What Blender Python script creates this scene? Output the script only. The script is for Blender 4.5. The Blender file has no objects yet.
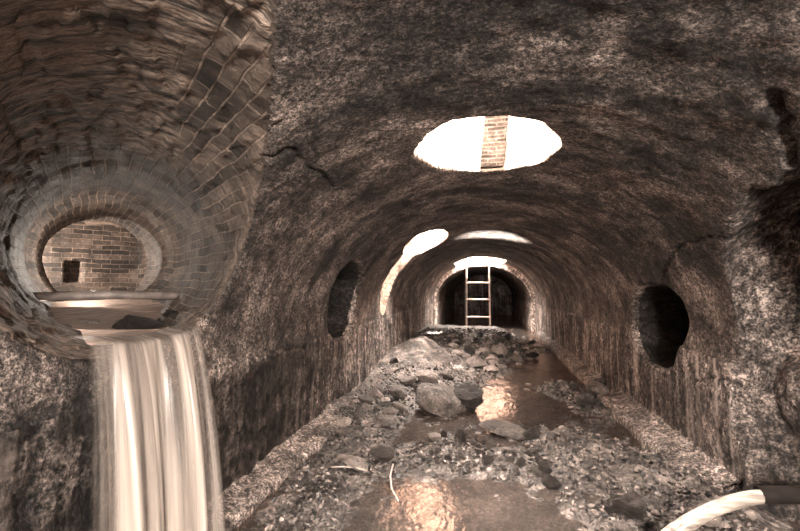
import bpy, bmesh, math, random
import numpy as np
from mathutils import Vector, Matrix, Quaternion

rng = np.random.default_rng(7)
random.seed(11)
SC = bpy.context.scene
COL = SC.collection

# ------------------------------------------------------------------ camera frame (used to read places off the photo)
F_PX, YAW, PITCH, EYE = 420.0, math.radians(11.18), math.radians(3.0), 1.5
FW = np.array([-math.sin(YAW) * math.cos(PITCH), math.cos(YAW) * math.cos(PITCH), math.sin(PITCH)])
RT = np.array([math.cos(YAW), math.sin(YAW), 0.0])
UP = np.cross(RT, FW)
CAM = np.array([0.0, 0.0, EYE])
def ray(px, py):
    d = FW * F_PX + RT * (px - 400.0) - UP * (py - 265.5)
    return d / np.linalg.norm(d)

# ------------------------------------------------------------------ numpy noise
PERM = rng.permutation(512)
GR = rng.normal(size=(512, 3)); GR /= np.linalg.norm(GR, axis=1)[:, None]
def perlin(P):
    P = np.asarray(P, float)
    i = np.floor(P).astype(np.int64); f = P - i
    u = f * f * f * (f * (f * 6 - 15) + 10)
    out = np.zeros(len(P))
    for dx in (0, 1):
        for dy in (0, 1):
            for dz in (0, 1):
                h = PERM[(PERM[(PERM[(i[:, 0] + dx) & 511] + i[:, 1] + dy) & 511] + i[:, 2] + dz) & 511]
                g = GR[h]
                d = (f[:, 0] - dx) * g[:, 0] + (f[:, 1] - dy) * g[:, 1] + (f[:, 2] - dz) * g[:, 2]
                w = (u[:, 0] if dx else 1 - u[:, 0]) * (u[:, 1] if dy else 1 - u[:, 1]) * (u[:, 2] if dz else 1 - u[:, 2])
                out += d * w
    return out
def fbm(P, scale, octv=4, gain=0.5):
    s = np.zeros(len(P)); a = 1.0; k = scale
    for o in range(octv):
        s += a * perlin(P * k + 17.3 * o); a *= gain; k *= 2.03
    return s
def ss(a, b, x):
    t = np.clip((x - a) / (b - a), 0, 1)
    return t * t * (3 - 2 * t)

# ------------------------------------------------------------------ the hollow of the place as a distance field
A, SPR, RISE = 1.8, 1.05, 1.45
PAZ, PR = math.radians(49.3), 0.60
PD = np.array([-math.sin(PAZ), math.cos(PAZ), 0.004]); PD /= np.linalg.norm(PD)
PE = np.array([math.cos(PAZ), math.sin(PAZ), 0.0])
PN = np.cross(PE, PD); PN = PN if PN[2] > 0 else -PN
PC = PE * 0.27 + np.array([0, 0, 1.785])           # a point of the culvert's axis
PEND = 6.6

def arch(x, z, a, spr, rise):
    e = (np.sqrt((x / a) ** 2 + ((z - spr) / rise) ** 2) - 1) * min(a, rise)
    return np.where(z < spr, np.abs(x) - a, e)
def poly_sd(u, v, pts):
    pts = np.array(pts, float); n = len(pts)
    d = np.full(u.shape, 1e9); s = np.ones(u.shape)
    for i in range(n):
        a = pts[i]; b = pts[i - 1]
        ex, ey = b - a; wx = u - a[0]; wy = v - a[1]
        t = np.clip((wx * ex + wy * ey) / (ex * ex + ey * ey), 0, 1)
        d = np.minimum(d, (wx - ex * t) ** 2 + (wy - ey * t) ** 2)
        c1 = v >= a[1]; c2 = v < b[1]; c3 = ex * wy > ey * wx
        fl = (c1 & c2 & c3) | (~c1 & ~c2 & ~c3)
        s = np.where(fl, -s, s)
    return s * np.sqrt(d)
def box(x, y, z, x0, x1, y0, y1, z0, z1):
    return np.maximum(np.maximum(np.maximum(x0 - x, x - x1), np.maximum(y0 - y, y - y1)), np.maximum(z0 - z, z - z1))
def smin(a, b, k):
    h = np.clip(0.5 + 0.5 * (b - a) / k, 0, 1)
    return b * (1 - h) + a * h - k * h * (1 - h)

def inside(P):
    x, y, z = P
    return abs(x) < A if z < SPR else (x / A) ** 2 + ((z - SPR) / RISE) ** 2 < 1
def hit(px, py):
    d = ray(px, py); t = 0.05
    while inside(CAM + d * t) and t < 40: t += 0.005
    return CAM + d * t
LEFT_OUT = [(357, 259), (364, 264), (364, 280), (356, 305), (352, 325), (346, 338), (335, 341), (330, 333), (329, 315), (332, 292), (340, 272), (349, 262)]
RIGHT_OUT = [(638, 287), (652, 284), (668, 288), (681, 300), (687, 318), (685, 336), (676, 356), (674, 366), (662, 370), (646, 362), (637, 345), (632, 322), (632, 300)]
LP = [hit(*p)[1:] for p in LEFT_OUT]
RP = [hit(*p)[1:] for p in RIGHT_OUT]
REC = [(748, 192), (741, 205), (728, 222), (724, 240), (722, 262), (729, 285), (733, 310), (738, 345), (735, 400), (741, 440), (750, 474)]
def shear(x, z): return z - 0.55 * (x - 1.5)
RC = [(hit(*p)[1], shear(hit(*p)[0], hit(*p)[2])) for p in REC] + [(3.2, -0.6), (1.85, -0.6), (1.85, 1.6), (2.0, 2.05)]
S1, S2, S3 = (0.03, 3.05), (-0.95, 7.15), (-0.1, 14.75)
TOP = 3.2

def field(X, Y, Z):
    """list of (name, distance) of every hollow, negative inside"""
    shp = np.broadcast(X, Y, Z).shape
    X = np.broadcast_to(X, shp); Y = np.broadcast_to(Y, shp); Z = np.broadcast_to(Z, shp)
    step = 0.009 * (np.floor((Y - 6.0) / 1.15) % 2) * (Y > 6)
    tun = arch(X, Z, A, SPR, RISE) + step
    tun = np.maximum(np.maximum(tun, -2.4 - Y), Y - 15.5)
    far = np.maximum(np.maximum(arch(X + 0.03, Z, 1.66, 1.0, 1.26), 15.0 - Y), Y - 25)
    tun = np.minimum(tun, far)
    t = (X - PC[0]) * PD[0] + (Y - PC[1]) * PD[1] + (Z - PC[2]) * PD[2]
    e = (X - PC[0]) * PE[0] + (Y - PC[1]) * PE[1]
    n = (X - PC[0]) * PN[0] + (Y - PC[1]) * PN[1] + (Z - PC[2]) * PN[2]
    R = PR + 0.045 * ss(3.5, 2.4, t) - 0.018 * ss(3.6, 3.68, t) - 0.05 * ss(4.9, 4.96, t)
    pipe = np.maximum(np.maximum(np.sqrt(e * e + n * n) - R, 0.5 - t), t - PEND)
    cham = box(e, t, n, -1.7, 0.62, PEND - 0.05, 7.9, -0.62, 0.62)
    cham = np.minimum(cham, box(e, t, n, -0.34, -0.16, 7.8, 8.15, -0.25, 0.08))
    sh1 = np.maximum(np.maximum((np.sqrt(((X - S1[0]) / 0.48) ** 2 + ((Y - S1[1]) / 0.60) ** 2) - 1) * 0.48 + 0.016 * np.sin(3 * np.arctan2(Y - S1[1], X - S1[0]) + 0.6) + 0.010 * np.sin(7 * np.arctan2(Y - S1[1], X - S1[0])), 2.0 - Z), Z - TOP)
    sh2 = np.maximum(np.maximum((np.sqrt(((X - S2[0]) / 0.36) ** 2 + ((Y - S2[1]) / 0.95) ** 2) - 1) * 0.36, 1.9 - Z), Z - TOP)
    sh3 = np.maximum(box(X, Y, 0, S3[0] - 0.85, S3[0] + 0.85, 13.95, 15.5, -1, 1), np.maximum(2.0 - Z, Z - TOP))
    # washed-out groove from the second shaft down the haunch
    g0 = np.array([-1.28, 7.35, 2.15]); g1 = np.array([-1.95, 7.5, 1.25]); gd = g1 - g0
    h = np.clip(((X - g0[0]) * gd[0] + (Y - g0[1]) * gd[1] + (Z - g0[2]) * gd[2]) / gd.dot(gd), 0, 1)
    gro = np.sqrt((X - g0[0] - gd[0] * h) ** 2 + (Y - g0[1] - gd[1] * h) ** 2 + (Z - g0[2] - gd[2] * h) ** 2) - (0.42 - 0.14 * h)
    ld = np.maximum(np.maximum(poly_sd(Y, Z, LP), -X - 3.6), X + 1.0)
    rd = np.maximum(np.maximum(poly_sd(Y, Z, RP), X - 3.4), 1.0 - X)
    rp = poly_sd(Y, shear(X, Z), RC) * 0.9
    rec = np.maximum(np.maximum(rp, X - 2.06 - 0.50 * ss(0.9, 1.5, Z)), 0.9 - X)
    cav = (np.sqrt(((X - 2.05) / 0.80) ** 2 + ((Y - 2.70) / 0.70) ** 2 + ((Z - 1.85) / 0.50) ** 2) - 1) * 0.5
    cav = np.maximum(cav, rp)
    rec = np.minimum(rec, cav)
    rec = np.minimum(rec, np.sqrt((Y - 3.31) ** 2 + (Z - 0.31) ** 2 + 0 * X) - 0.065 + 10 * ((X < 1.6) | (X > 2.7)))
    return [("tunnel", tun), ("pipe", pipe), ("chamber", cham), ("s1", sh1), ("s2", np.minimum(sh2, gro)), ("s3", sh3), ("ld", ld), ("rd", rd), ("rec", rec)]
def total(fs):
    d = dict(fs)
    f = smin(d["tunnel"], d["pipe"], 0.07)
    f = np.minimum(f, d["chamber"])
    f = smin(f, smin(d["ld"], d["rd"], 0.001), 0.05)
    f = np.minimum(f, np.minimum(d["s1"], np.minimum(d["s2"], d["s3"])))
    return smin(f, d["rec"], 0.025)

def axis_points(segs):
    out = [segs[0][0]]
    for a, b, d in segs:
        n = max(1, int(round((b - a) / d)))
        out += list(a + (b - a) * (np.arange(n) + 1) / n)
    return np.array(out)
gx = axis_points([(-6.9, -4.2, .06), (-4.2, -2.0, .035), (-2.0, 2.5, .022), (2.5, 3.6, .05)])
gy = axis_points([(-2.6, 0.6, .08), (0.6, 4.6, .022), (4.6, 6.4, .026), (6.4, 8.2, .04), (8.2, 16, .075), (16, 25.3, .3)])
gz = axis_points([(-0.42, 0.0, .05), (0.0, 2.66, .024), (2.66, 3.35, .05)])

def surface_nets():
    vals = np.empty((len(gx), len(gy), len(gz)), np.float32)
    for i0 in range(0, len(gx), 24):
        X = gx[i0:i0 + 24][:, None, None]
        f = total(field(X, gy[None, :, None], gz[None, None, :]))
        f = np.maximum(f, -0.36 - gz[None, None, :])
        vals[i0:i0 + 24] = f
    neg = vals < 0
    cnt = np.zeros(tuple(s - 1 for s in vals.shape), np.int8)
    for a in (0, 1):
        for b in (0, 1):
            for c in (0, 1):
                cnt += neg[a:a + cnt.shape[0], b:b + cnt.shape[1], c:c + cnt.shape[2]]
    act = (cnt > 0) & (cnt < 8)
    idx = np.argwhere(act)
    vid = np.full(act.shape, -1, np.int64); vid[act] = np.arange(len(idx))
    acc = np.zeros((len(idx), 3)); num = np.zeros(len(idx))
    corners = [(a, b, c) for a in (0, 1) for b in (0, 1) for c in (0, 1)]
    cp = {}
    for c in corners:
        q = idx + c
        cp[c] = (vals[q[:, 0], q[:, 1], q[:, 2]].astype(float), np.c_[gx[q[:, 0]], gy[q[:, 1]], gz[q[:, 2]]])
    for c in corners:
        for ax in range(3):
            if c[ax] == 0:
                d = list(c); d[ax] = 1; d = tuple(d)
                v0, p0 = cp[c]; v1, p1 = cp[d]
                m = (v0 < 0) != (v1 < 0)
                tt = np.zeros(len(idx)); tt[m] = v0[m] / (v0[m] - v1[m])
                acc[m] += (p0 + (p1 - p0) * tt[:, None])[m]; num[m] += 1
    V = acc / num[:, None]
    quads = []
    for ax in range(3):
        sl0 = [slice(None)] * 3; sl1 = [slice(None)] * 3
        sl0[ax] = slice(0, -1); sl1[ax] = slice(1, None)
        a = neg[tuple(sl0)]; b = neg[tuple(sl1)]
        for flip, m in ((0, a & ~b), (1, ~a & b)):
            e = np.argwhere(m)
            o = [k for k in range(3) if k != ax]
            ok = (e[:, o[0]] > 0) & (e[:, o[1]] > 0) & (e[:, o[0]] < vals.shape[o[0]] - 1) & (e[:, o[1]] < vals.shape[o[1]] - 1)
            e = e[ok]
            def nb(d0, d1):
                q = e.copy(); q[:, o[0]] += d0; q[:, o[1]] += d1
                return vid[q[:, 0], q[:, 1], q[:, 2]]
            q = np.c_[nb(-1, -1), nb(0, -1), nb(0, 0), nb(-1, 0)]
            if (ax == 1) ^ (flip == 1): q = q[:, ::-1]
            quads.append(q)
    Q = np.concatenate(quads)
    # normals must face the hollow: they came out facing rock or hollow uniformly; test one
    return V, Q

V, Q = surface_nets()
fs = field(V[:, 0], V[:, 1], V[:, 2])
names = [k for k, _ in fs]
D = np.array([d for _, d in fs])
reg = D.argmin(0)
R_ = {k: i for i, k in enumerate(names)}
# gradient of the hollow's field
def tot(P): return total(field(P[:, 0], P[:, 1], P[:, 2]))
eps = 0.02
G = np.c_[tuple(tot(V + eps * np.eye(3)[k]) - tot(V - eps * np.eye(3)[k]) for k in range(3))]
G /= np.maximum(np.linalg.norm(G, axis=1), 1e-9)[:, None]
# relief: positive pushes into the rock
isrec = (reg == R_["rec"]); ispipe = (reg == R_["pipe"]) | (reg == R_["chamber"])
near = ss(16, 3, V[:, 1])
disp = 0.030 * fbm(V, 1.3, 3) + 0.011 * fbm(V, 7.0, 3, 0.6)
disp += isrec * (0.07 * fbm(V, 2.6, 4, 0.6))
tt = (V - PC) @ PD; ee = (V - PC) @ PE; nn = (V - PC) @ PN
ang = np.arctan2(ee, nn)                                      # 0 at the crown, + to the right
# flaking layered lining in the mouth of the culvert
flake = np.floor(6 * (0.5 + 0.5 * fbm(np.c_[ang * 2.2, tt * 0.8, 0 * tt], 1.3, 3)) + 1.5 * ang) % 2
lay = ispipe * ss(4.2, 3.0, tt)
disp += lay * (0.014 * flake + 0.013 * ss(0.05, 0.25, D[R_["tunnel"]]) * fbm(np.c_[ang * 3.0, tt * 14, 0 * tt], 1.0, 3))
streak = fbm(np.c_[V[:, 0] * 7, V[:, 1] * 7, V[:, 2] * 0.5], 1.0, 2)
disp += ((reg == R_["tunnel"]) & (V[:, 2] < 1.1)) * 0.012 * streak
# the joint between the side walls and the vault
lj = SPR - 0.10 + 0.03 * fbm(np.c_[V[:, 1] * 1.5, 0 * tt, 0 * tt], 1.0, 2)
disp += (np.abs(np.abs(V[:, 0]) - A) < 0.12) * 0.016 * ss(lj + 0.012, lj - 0.012, V[:, 2]) * -1
wn = fbm(V, 1.6, 4)
wet = ss(0.10, -0.06, V[:, 2] - 0.93 + 0.16 * wn) * ss(5.6, 3.6, V[:, 1] + 0.8 * wn) * (V[:, 0] < -1.2) + 0.55 * ss(0.1, -0.1, V[:, 2] - 0.62 + 0.3 * wn) * (V[:, 0] > 1.2) * (V[:, 1] > 3.3) * ss(6.0, 4.0, V[:, 1])
wet = np.clip(wet, 0, 1)
crack_mask = np.zeros(len(V))
def crack(px_pts, width, depth, jag=0.012):
    pts = [hit(*p) for p in px_pts]
    fine = []
    for a, b in zip(pts[:-1], pts[1:]):
        for k in range(12): fine.append(a + (b - a) * k / 12)
    fine = np.array(fine + [pts[-1]])
    fine = fine + jag * np.c_[fbm(fine, 9, 2), fbm(fine + 5, 9, 2), fbm(fine + 9, 9, 2)] * 3
    lo, hi = fine.min(0) - 0.15, fine.max(0) + 0.15
    m = np.all((V > lo) & (V < hi), axis=1).nonzero()[0]
    d = np.full(len(m), 9.0)
    for a, b in zip(fine[:-1], fine[1:]):
        ab = b - a; w = V[m] - a
        t = np.clip(w @ ab / max(ab @ ab, 1e-9), 0, 1)
        d = np.minimum(d, np.linalg.norm(w - t[:, None] * ab, axis=1))
    disp[m] += depth * np.exp(-(d / width) ** 2)
    crack_mask[m] = np.maximum(crack_mask[m], np.exp(-(d / width) ** 2))
crack([(206, 361), (225, 358), (250, 354), (272, 352), (285, 349), (301, 347)], 0.011, 0.035)
crack([(262, 162), (275, 155), (288, 148), (297, 155), (310, 167), (325, 178), (336, 190)], 0.013, 0.04)
crack([(265, 135), (274, 128), (281, 124)], 0.013, 0.035)
crack([(774, 95), (782, 120), (788, 145), (793, 165)], 0.020, 0.07)
crack([(796, 172), (780, 183), (760, 189), (742, 193)], 0.012, 0.05)
crack([(738, 228), (720, 236), (700, 240), (684, 246), (674, 250)], 0.010, 0.04)
crack([(674, 250), (668, 262), (662, 275), (660, 284)], 0.014, 0.04)
crack([(680, 372), (700, 380), (716, 376), (733, 383)], 0.014, 0.03)
V2 = V + G * disp[:, None]

# orientation: make faces look into the hollow
p = V2[Q]
fn = np.cross(p[:, 2] - p[:, 0], p[:, 3] - p[:, 1])
flip = (fn * G[Q].mean(1)).sum(1) > 0
Q[flip] = Q[flip][:, ::-1]
fn[flip] *= -1
VN = np.zeros_like(V2)
fl_ = np.maximum(np.linalg.norm(fn, axis=1), 1e-12)
for k in range(4): np.add.at(VN, Q[:, k], fn)
VN /= np.maximum(np.linalg.norm(VN, axis=1), 1e-12)[:, None]

# surface coordinates for the materials: along the arch, along the bore
arc = np.where(V[:, 2] < SPR, np.sign(V[:, 0]) * (2.3 + (SPR - V[:, 2])), np.arctan2(V[:, 0], np.maximum(V[:, 2] - SPR, 1e-4) * A / RISE) * 2.3 / (math.pi / 2))
TC = np.c_[arc, V[:, 1], np.zeros(len(V))]
TC[ispipe] = np.c_[ang * PR, tt, np.ones(len(V))][ispipe]
TC[reg == R_["chamber"]] = np.c_[nn, ee + 0.6 * (tt < 7.8) * np.abs(tt - 7.9), np.ones(len(V))][reg == R_["chamber"]]
for k, c in (("s1", S1), ("s2", S2), ("s3", S3)):
    m = reg == R_[k]
    TC[m] = np.c_[np.arctan2(V[:, 0] - c[0], V[:, 1] - c[1]) * 0.55, V[:, 2], np.full(len(V), 2.0)][m]

# ------------------------------------------------------------------ materials
def new_mat(name):
    m = bpy.data.materials.new(name); m.use_nodes = True
    nt = m.node_tree; nt.nodes.clear()
    out = nt.nodes.new("ShaderNodeOutputMaterial")
    b = nt.nodes.new("ShaderNodeBsdfPrincipled")
    nt.links.new(b.outputs[0], out.inputs[0])
    return m, nt, b, out
class N:
    def __init__(s, nt): s.nt = nt
    def new(s, t, **kw):
        n = s.nt.nodes.new(t)
        for k, v in kw.items(): setattr(n, k, v)
        return n
    def link(s, a, b): s.nt.links.new(a, b)
    def pos(s): return s.new("ShaderNodeTexCoord").outputs["Object"]
    def attr(s, name): return s.new("ShaderNodeAttribute", attribute_name=name).outputs["Vector"]
    def attrf(s, name): return s.new("ShaderNodeAttribute", attribute_name=name).outputs["Fac"]
    def mapv(s, v, sc, loc=(0, 0, 0)):
        m = s.new("ShaderNodeMapping"); m.inputs["Scale"].default_value = sc; m.inputs["Location"].default_value = loc
        s.link(v, m.inputs["Vector"]); return m.outputs[0]
    def noise(s, v, scale, detail=4, rough=0.6, dist=0.0):
        n = s.new("ShaderNodeTexNoise"); n.inputs["Scale"].default_value = scale; n.inputs["Detail"].default_value = detail
        n.inputs["Roughness"].default_value = rough; n.inputs["Distortion"].default_value = dist
        s.link(v, n.inputs["Vector"]); return n.outputs["Fac"]
    def vor(s, v, scale, feat="F1", out="Distance"):
        n = s.new("ShaderNodeTexVoronoi", feature=feat); n.inputs["Scale"].default_value = scale
        s.link(v, n.inputs["Vector"]); return n.outputs[out]
    def ramp(s, f, stops):
        r = s.new("ShaderNodeValToRGB"); e = r.color_ramp.elements
        while len(e) < len(stops): e.new(0.5)
        for i, (p_, c) in enumerate(stops):
            e[i].position = p_; e[i].color = (*c, 1) if hasattr(c, "__len__") else (c, c, c, 1)
        s.link(f, r.inputs[0]); return r.outputs[0]
    def math(s, op, a, b=None):
        m = s.new("ShaderNodeMath", operation=op)
        for i, q in enumerate((a, b)):
            if q is None: continue
            if hasattr(q, "is_linked"): s.link(q, m.inputs[i])
            else: m.inputs[i].default_value = q
        return m.outputs[0]
    def mix(s, f, a, b, mode="MIX"):
        m = s.new("ShaderNodeMix", data_type="RGBA", blend_type=mode)
        for k, q in ((0, f), (6, a), (7, b)):
            if hasattr(q, "is_linked"): s.link(q, m.inputs[k])
            elif k == 0: m.inputs[0].default_value = q
            else: m.inputs[k].default_value = (*q, 1) if hasattr(q, "__len__") else (q, q, q, 1)
        return m.outputs[2]
    def bump(s, h, strength, dist, prev=None):
        b = s.new("ShaderNodeBump"); b.inputs["Strength"].default_value = strength; b.inputs["Distance"].default_value = dist
        s.link(h, b.inputs["Height"])
        if prev is not None: s.link(prev, b.inputs["Normal"])
        return b.outputs[0]
def sep(v):      # a lightness to the sepia-grey of this masonry
    return (v, v * 0.80, v * 0.70)

def concrete(name, dark, light, speck=38, streaky=0.0, contrast=1.0, bumpd=0.012, rough=0.75):
    m, nt, b, out = new_mat(name); n = N(nt)
    P = n.pos(); T = n.attr("tc")
    big = n.noise(P, 1.7, 5, 0.62, 0.4)
    mid = n.noise(P, 9, 5, 0.65)
    fine = n.noise(P, speck * 0.42, 6, 0.82)
    rings = n.noise(n.mapv(T, (0.9, 9, 1)), 1.0, 5, 0.62, 0.6)      # marks left by the shuttering, round the arch
    drip = n.noise(n.mapv(P, (10, 10, 0.6)), 1.0, 5, 0.65, 0.3)      # run-off, straight down
    h = n.math("ADD", n.math("MULTIPLY", big, 0.9), n.math("MULTIPLY", mid, 0.55))
    h = n.math("ADD", h, n.math("MULTIPLY", rings, 0.30 * (1 - streaky)))
    h = n.math("ADD", h, n.math("MULTIPLY", drip, 0.9 * streaky))
    tot_ = 0.9 + 0.55 + 0.35 * (1 - streaky) + 0.9 * streaky
    h = n.math("DIVIDE", h, tot_)
    w = 0.13 / contrast
    col = n.ramp(h, [(0.5 - w, sep(dark)), (0.5, sep((dark * light) ** 0.5)), (0.5 + w, sep(light))])
    spk = n.ramp(fine, [(0.39, 0.12), (0.49, 0.70), (0.62, 2.4)])
    col = n.mix(1.0, col, spk, "MULTIPLY")
    pits = n.ramp(n.noise(P, 17, 4, 0.7, 0.8), [(0.30, 0.25), (0.40, 1.0)])
    col = n.mix(1.0, col, pits, "MULTIPLY")
    col = n.mix(n.math("MULTIPLY", n.attrf("crack"), 0.8), col, sep(0.02))
    soot = n.ramp(n.noise(n.mapv(P, (1, 1, 1), (3.1, 7.7, 1.9)), 2.6, 8, 0.62, 0.5), [(0.40, 0.42), (0.47, 1.0), (0.60, 1.15)])
    col = n.mix(1.0, col, soot, "MULTIPLY")
    pit = n.ramp(n.noise(P, speck * 1.25, 2, 0.6), [(0.40, 0.30), (0.47, 0.95), (0.60, 1.25), (0.68, 1.9)])
    col = n.mix(1.0, col, pit, "MULTIPLY")
    if streaky > 0.5:                                              # pale lime run-off
        lime = n.ramp(n.noise(n.mapv(P, (6.5, 6.5, 0.30)), 1.0, 3, 0.6), [(0.57, 0.0), (0.66, 1.0)])
        zz = n.new("ShaderNodeSeparateXYZ"); n.link(P, zz.inputs[0])
        col = n.mix(n.math("MULTIPLY", lime, n.ramp(n.noise(P, 14, 4, 0.7), [(0.4, 0.15), (0.6, 0.8)])), col, sep(0.62))
    wt = n.attrf("wet")                                            # damp dark tide mark low on the walls
    col = n.mix(wt, col, n.mix(1.0, col, 0.26, "MULTIPLY"))
    n.link(col, b.inputs["Base Color"])
    n.link(n.math("SUBTRACT", rough, n.math("MULTIPLY", wt, 0.35)), b.inputs["Roughness"])
    b.inputs["Specular IOR Level"].default_value = 0.35
    nb = n.bump(mid, 0.5, 0.03)
    nb = n.bump(n.math("ADD", fine, n.math("MULTIPLY", drip, streaky)), 1.0, bumpd, nb)
    n.link(nb, b.inputs["Normal"])
    return m

def brick(name, dark, light, bw, bh, wear=0.5, swap=False, mortar=0.4, spec=0.4):
    m, nt, b, out = new_mat(name); n = N(nt)
    P = n.pos(); T = n.attr("tc")
    if swap:
        sx = n.new("ShaderNodeSeparateXYZ"); cx = n.new("ShaderNodeCombineXYZ"); n.link(T, sx.inputs[0])
        n.link(sx.outputs[1], cx.inputs[0]); n.link(sx.outputs[0], cx.inputs[1]); T = cx.outputs[0]
    wob = n.new("ShaderNodeTexNoise"); wob.inputs["Scale"].default_value = 3.0; n.link(P, wob.inputs["Vector"])
    vm = n.new("ShaderNodeVectorMath", operation="MULTIPLY_ADD"); n.link(wob.outputs["Color"], vm.inputs[0]); vm.inputs[1].default_value = (0.05, 0.05, 0); n.link(T, vm.inputs[2])
    bt = n.new("ShaderNodeTexBrick"); bt.inputs["Scale"].default_value = 1.0
    bt.inputs["Brick Width"].default_value = bw; bt.inputs["Row Height"].default_value = bh
    bt.inputs["Mortar Size"].default_value = 0.007; bt.inputs["Mortar Smooth"].default_value = 0.4
    bt.inputs["Color1"].default_value = (*sep(dark), 1); bt.inputs["Color2"].default_value = (*sep(light), 1)
    bt.inputs["Mortar"].default_value = (*sep(mortar), 1); bt.inputs["Bias"].default_value = -0.1
    n.link(vm.outputs[0], bt.inputs["Vector"])
    big = n.noise(P, 2.3, 5, 0.65, 0.5)
    col = n.mix(1.0, bt.outputs["Color"], n.ramp(big, [(0.34, 0.35), (0.66, 1.5)]), "MULTIPLY")
    col = n.mix(1.0, col, n.ramp(n.noise(P, 26, 4, 0.7), [(0.35, 0.55), (0.65, 1.4)]), "MULTIPLY")
    # flaked render still covering the brick near the mouth, lying in long strips along the bore
    lay = n.noise(n.mapv(n.attr("tc"), (3.4, 15, 1)), 1.0, 6, 0.66, 0.25)
    rend = n.ramp(lay, [(0.38, sep(0.035)), (0.48, sep(0.15)), (0.62, sep(0.27))])
    crk = n.vor(n.mapv(n.attr("tc"), (3.2, 13, 1)), 1.0, "DISTANCE_TO_EDGE")
    rend = n.mix(1.0, rend, n.ramp(crk, [(0.0, 0.18), (0.05, 1.0)]), "MULTIPLY")
    rend = n.mix(1.0, rend, n.ramp(n.noise(n.mapv(n.attr("tc"), (30, 70, 1)), 1.0, 4, 0.75), [(0.36, 0.45), (0.62, 1.6)]), "MULTIPLY")
    rend = n.mix(1.0, rend, (1.0, 0.985, 0.96), "MULTIPLY")
    cov = n.attrf("cover")
    col = n.mix(cov, col, rend)
    col = n.mix(1.0, col, (1.0, 0.94, 0.87), "MULTIPLY")
    n.link(col, b.inputs["Base Color"])
    b.inputs["Roughness"].default_value = 0.62 if spec > 0.1 else 0.95
    b.inputs["Specular IOR Level"].default_value = spec
    inv = n.math("SUBTRACT", 1.0, bt.outputs["Fac"])
    hh = n.math("ADD", n.math("MULTIPLY", inv, n.math("SUBTRACT", 1.0, cov)), n.math("MULTIPLY", n.math("MULTIPLY", lay, 2.2), cov))
    nb = n.bump(hh, 1.0, 0.02)
    nb = n.bump(n.noise(P, 40, 3, 0.7), 0.7, 0.010, nb)
    n.link(nb, b.inputs["Normal"])
    return m

M_ceil = concrete("gritty_vault_concrete", 0.05, 0.34, speck=92, contrast=1.5)
M_wall = concrete("streaked_wall_concrete", 0.05, 0.42, speck=46, streaky=0.9, contrast=1.7)
M_rock = concrete("broken_rock", 0.07, 0.38, speck=44, contrast=1.5, bumpd=0.02)
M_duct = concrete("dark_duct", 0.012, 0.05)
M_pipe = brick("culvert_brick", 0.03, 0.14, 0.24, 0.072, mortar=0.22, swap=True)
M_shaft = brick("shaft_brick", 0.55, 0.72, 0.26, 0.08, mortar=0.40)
M_head = concrete("pale_headwall", 0.35, 0.7)
M_kerb = concrete("kerb_concrete", 0.13, 0.42, speck=60, contrast=1.4, bumpd=0.006)

def tag(o, label=None, cat=None, group=None, kind=None):
    for k, v in (("label", label), ("category", cat), ("group", group), ("kind", kind)):
        if v: o[k] = v
    return o
def mesh_obj(name, verts, faces, mat, parent=None, smooth=True):
    me = bpy.data.meshes.new(name)
    me.from_pydata([tuple(v) for v in verts], [], [tuple(int(i) for i in f) for f in faces])
    me.materials.append(mat)
    if smooth: me.polygons.foreach_set("use_smooth", [True] * len(me.polygons))
    me.update()
    o = bpy.data.objects.new(name, me); COL.objects.link(o)
    if parent: o.parent = parent
    return o
cover = np.where(ispipe, ss(3.75, 3.0, tt + 0.5 * fbm(np.c_[ang * 2, tt, 0 * tt], 1.4, 3)) * ss(-0.35, -0.05, 0.22 - ang + 0.8 * fbm(np.c_[ang * 2, tt * 1.3, 0 * tt], 1.1, 3)), 0.0)
col_ = 0.75 * ss(0.20, 0.10, D[R_["tunnel"]] + 0.10 * fbm(V, 3.0, 3)) * (reg == R_["pipe"]) * ss(0.0, 0.5, ang)
pn = 0.25 * fbm(np.c_[ang * 3, tt * 2, 0 * tt], 1.5, 3)
patch = ss(0.12, 0.22, ang + pn) * ss(1.05, 0.9, ang + pn) * ss(1.35, 1.45, tt + pn) * ss(2.75, 2.6, tt + pn)   # where the render has come off
cover = np.maximum(cover * (1 - patch), col_ * (1 - 0.7 * patch))
def piece(name, mask_f, mat, label=None, smooth=True):
    q = Q[mask_f]
    if not len(q): return None
    u, inv = np.unique(q.ravel(), return_inverse=True)
    q2 = inv.reshape(q.shape)
    o = mesh_obj(name, V2[u], q2, mat)
    me = o.data
    a = me.attributes.new("tc", "FLOAT_VECTOR", "POINT"); a.data.foreach_set("vector", TC[u].ravel().astype(np.float32))
    a = me.attributes.new("crack", "FLOAT", "POINT"); a.data.foreach_set("value", crack_mask[u].astype(np.float32))
    a = me.attributes.new("wet", "FLOAT", "POINT"); a.data.foreach_set("value", wet[u].astype(np.float32))
    a = me.attributes.new("cover", "FLOAT", "POINT"); a.data.foreach_set("value", cover[u].astype(np.float32))
    me.normals_split_custom_set_from_vertices([tuple(v) for v in VN[u]])
    tag(o, label, None, None, "structure")
    return o
rf = reg[Q[:, 0]]
C_ = V[Q].mean(1)
T_ = rf == R_["tunnel"]
bk, en = C_[:, 1] < -2.3, C_[:, 1] > 24.8
flo = C_[:, 2] < -0.3
hi = C_[:, 2] > SPR - 0.10
mid_ = T_ & ~bk & ~en & ~flo
head = mid_ & (C_[:, 1] > 15.42) & (C_[:, 1] < 15.6) & (np.abs(fn[:, 1]) > 0.7 * fl_)
dd = D[R_["tunnel"]][Q].mean(1)
lip = ((rf == R_["ld"]) | (rf == R_["rd"])) & (dd < 0.06)
piece("ceiling", mid_ & hi & ~head, M_ceil, "gritty stained concrete barrel vault over the flooded tunnel")
piece("wall_left", ((mid_ & ~hi) | lip) & (C_[:, 0] < 0) & ~head, M_wall, "streaked concrete side wall below the culvert mouth and left duct")
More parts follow.
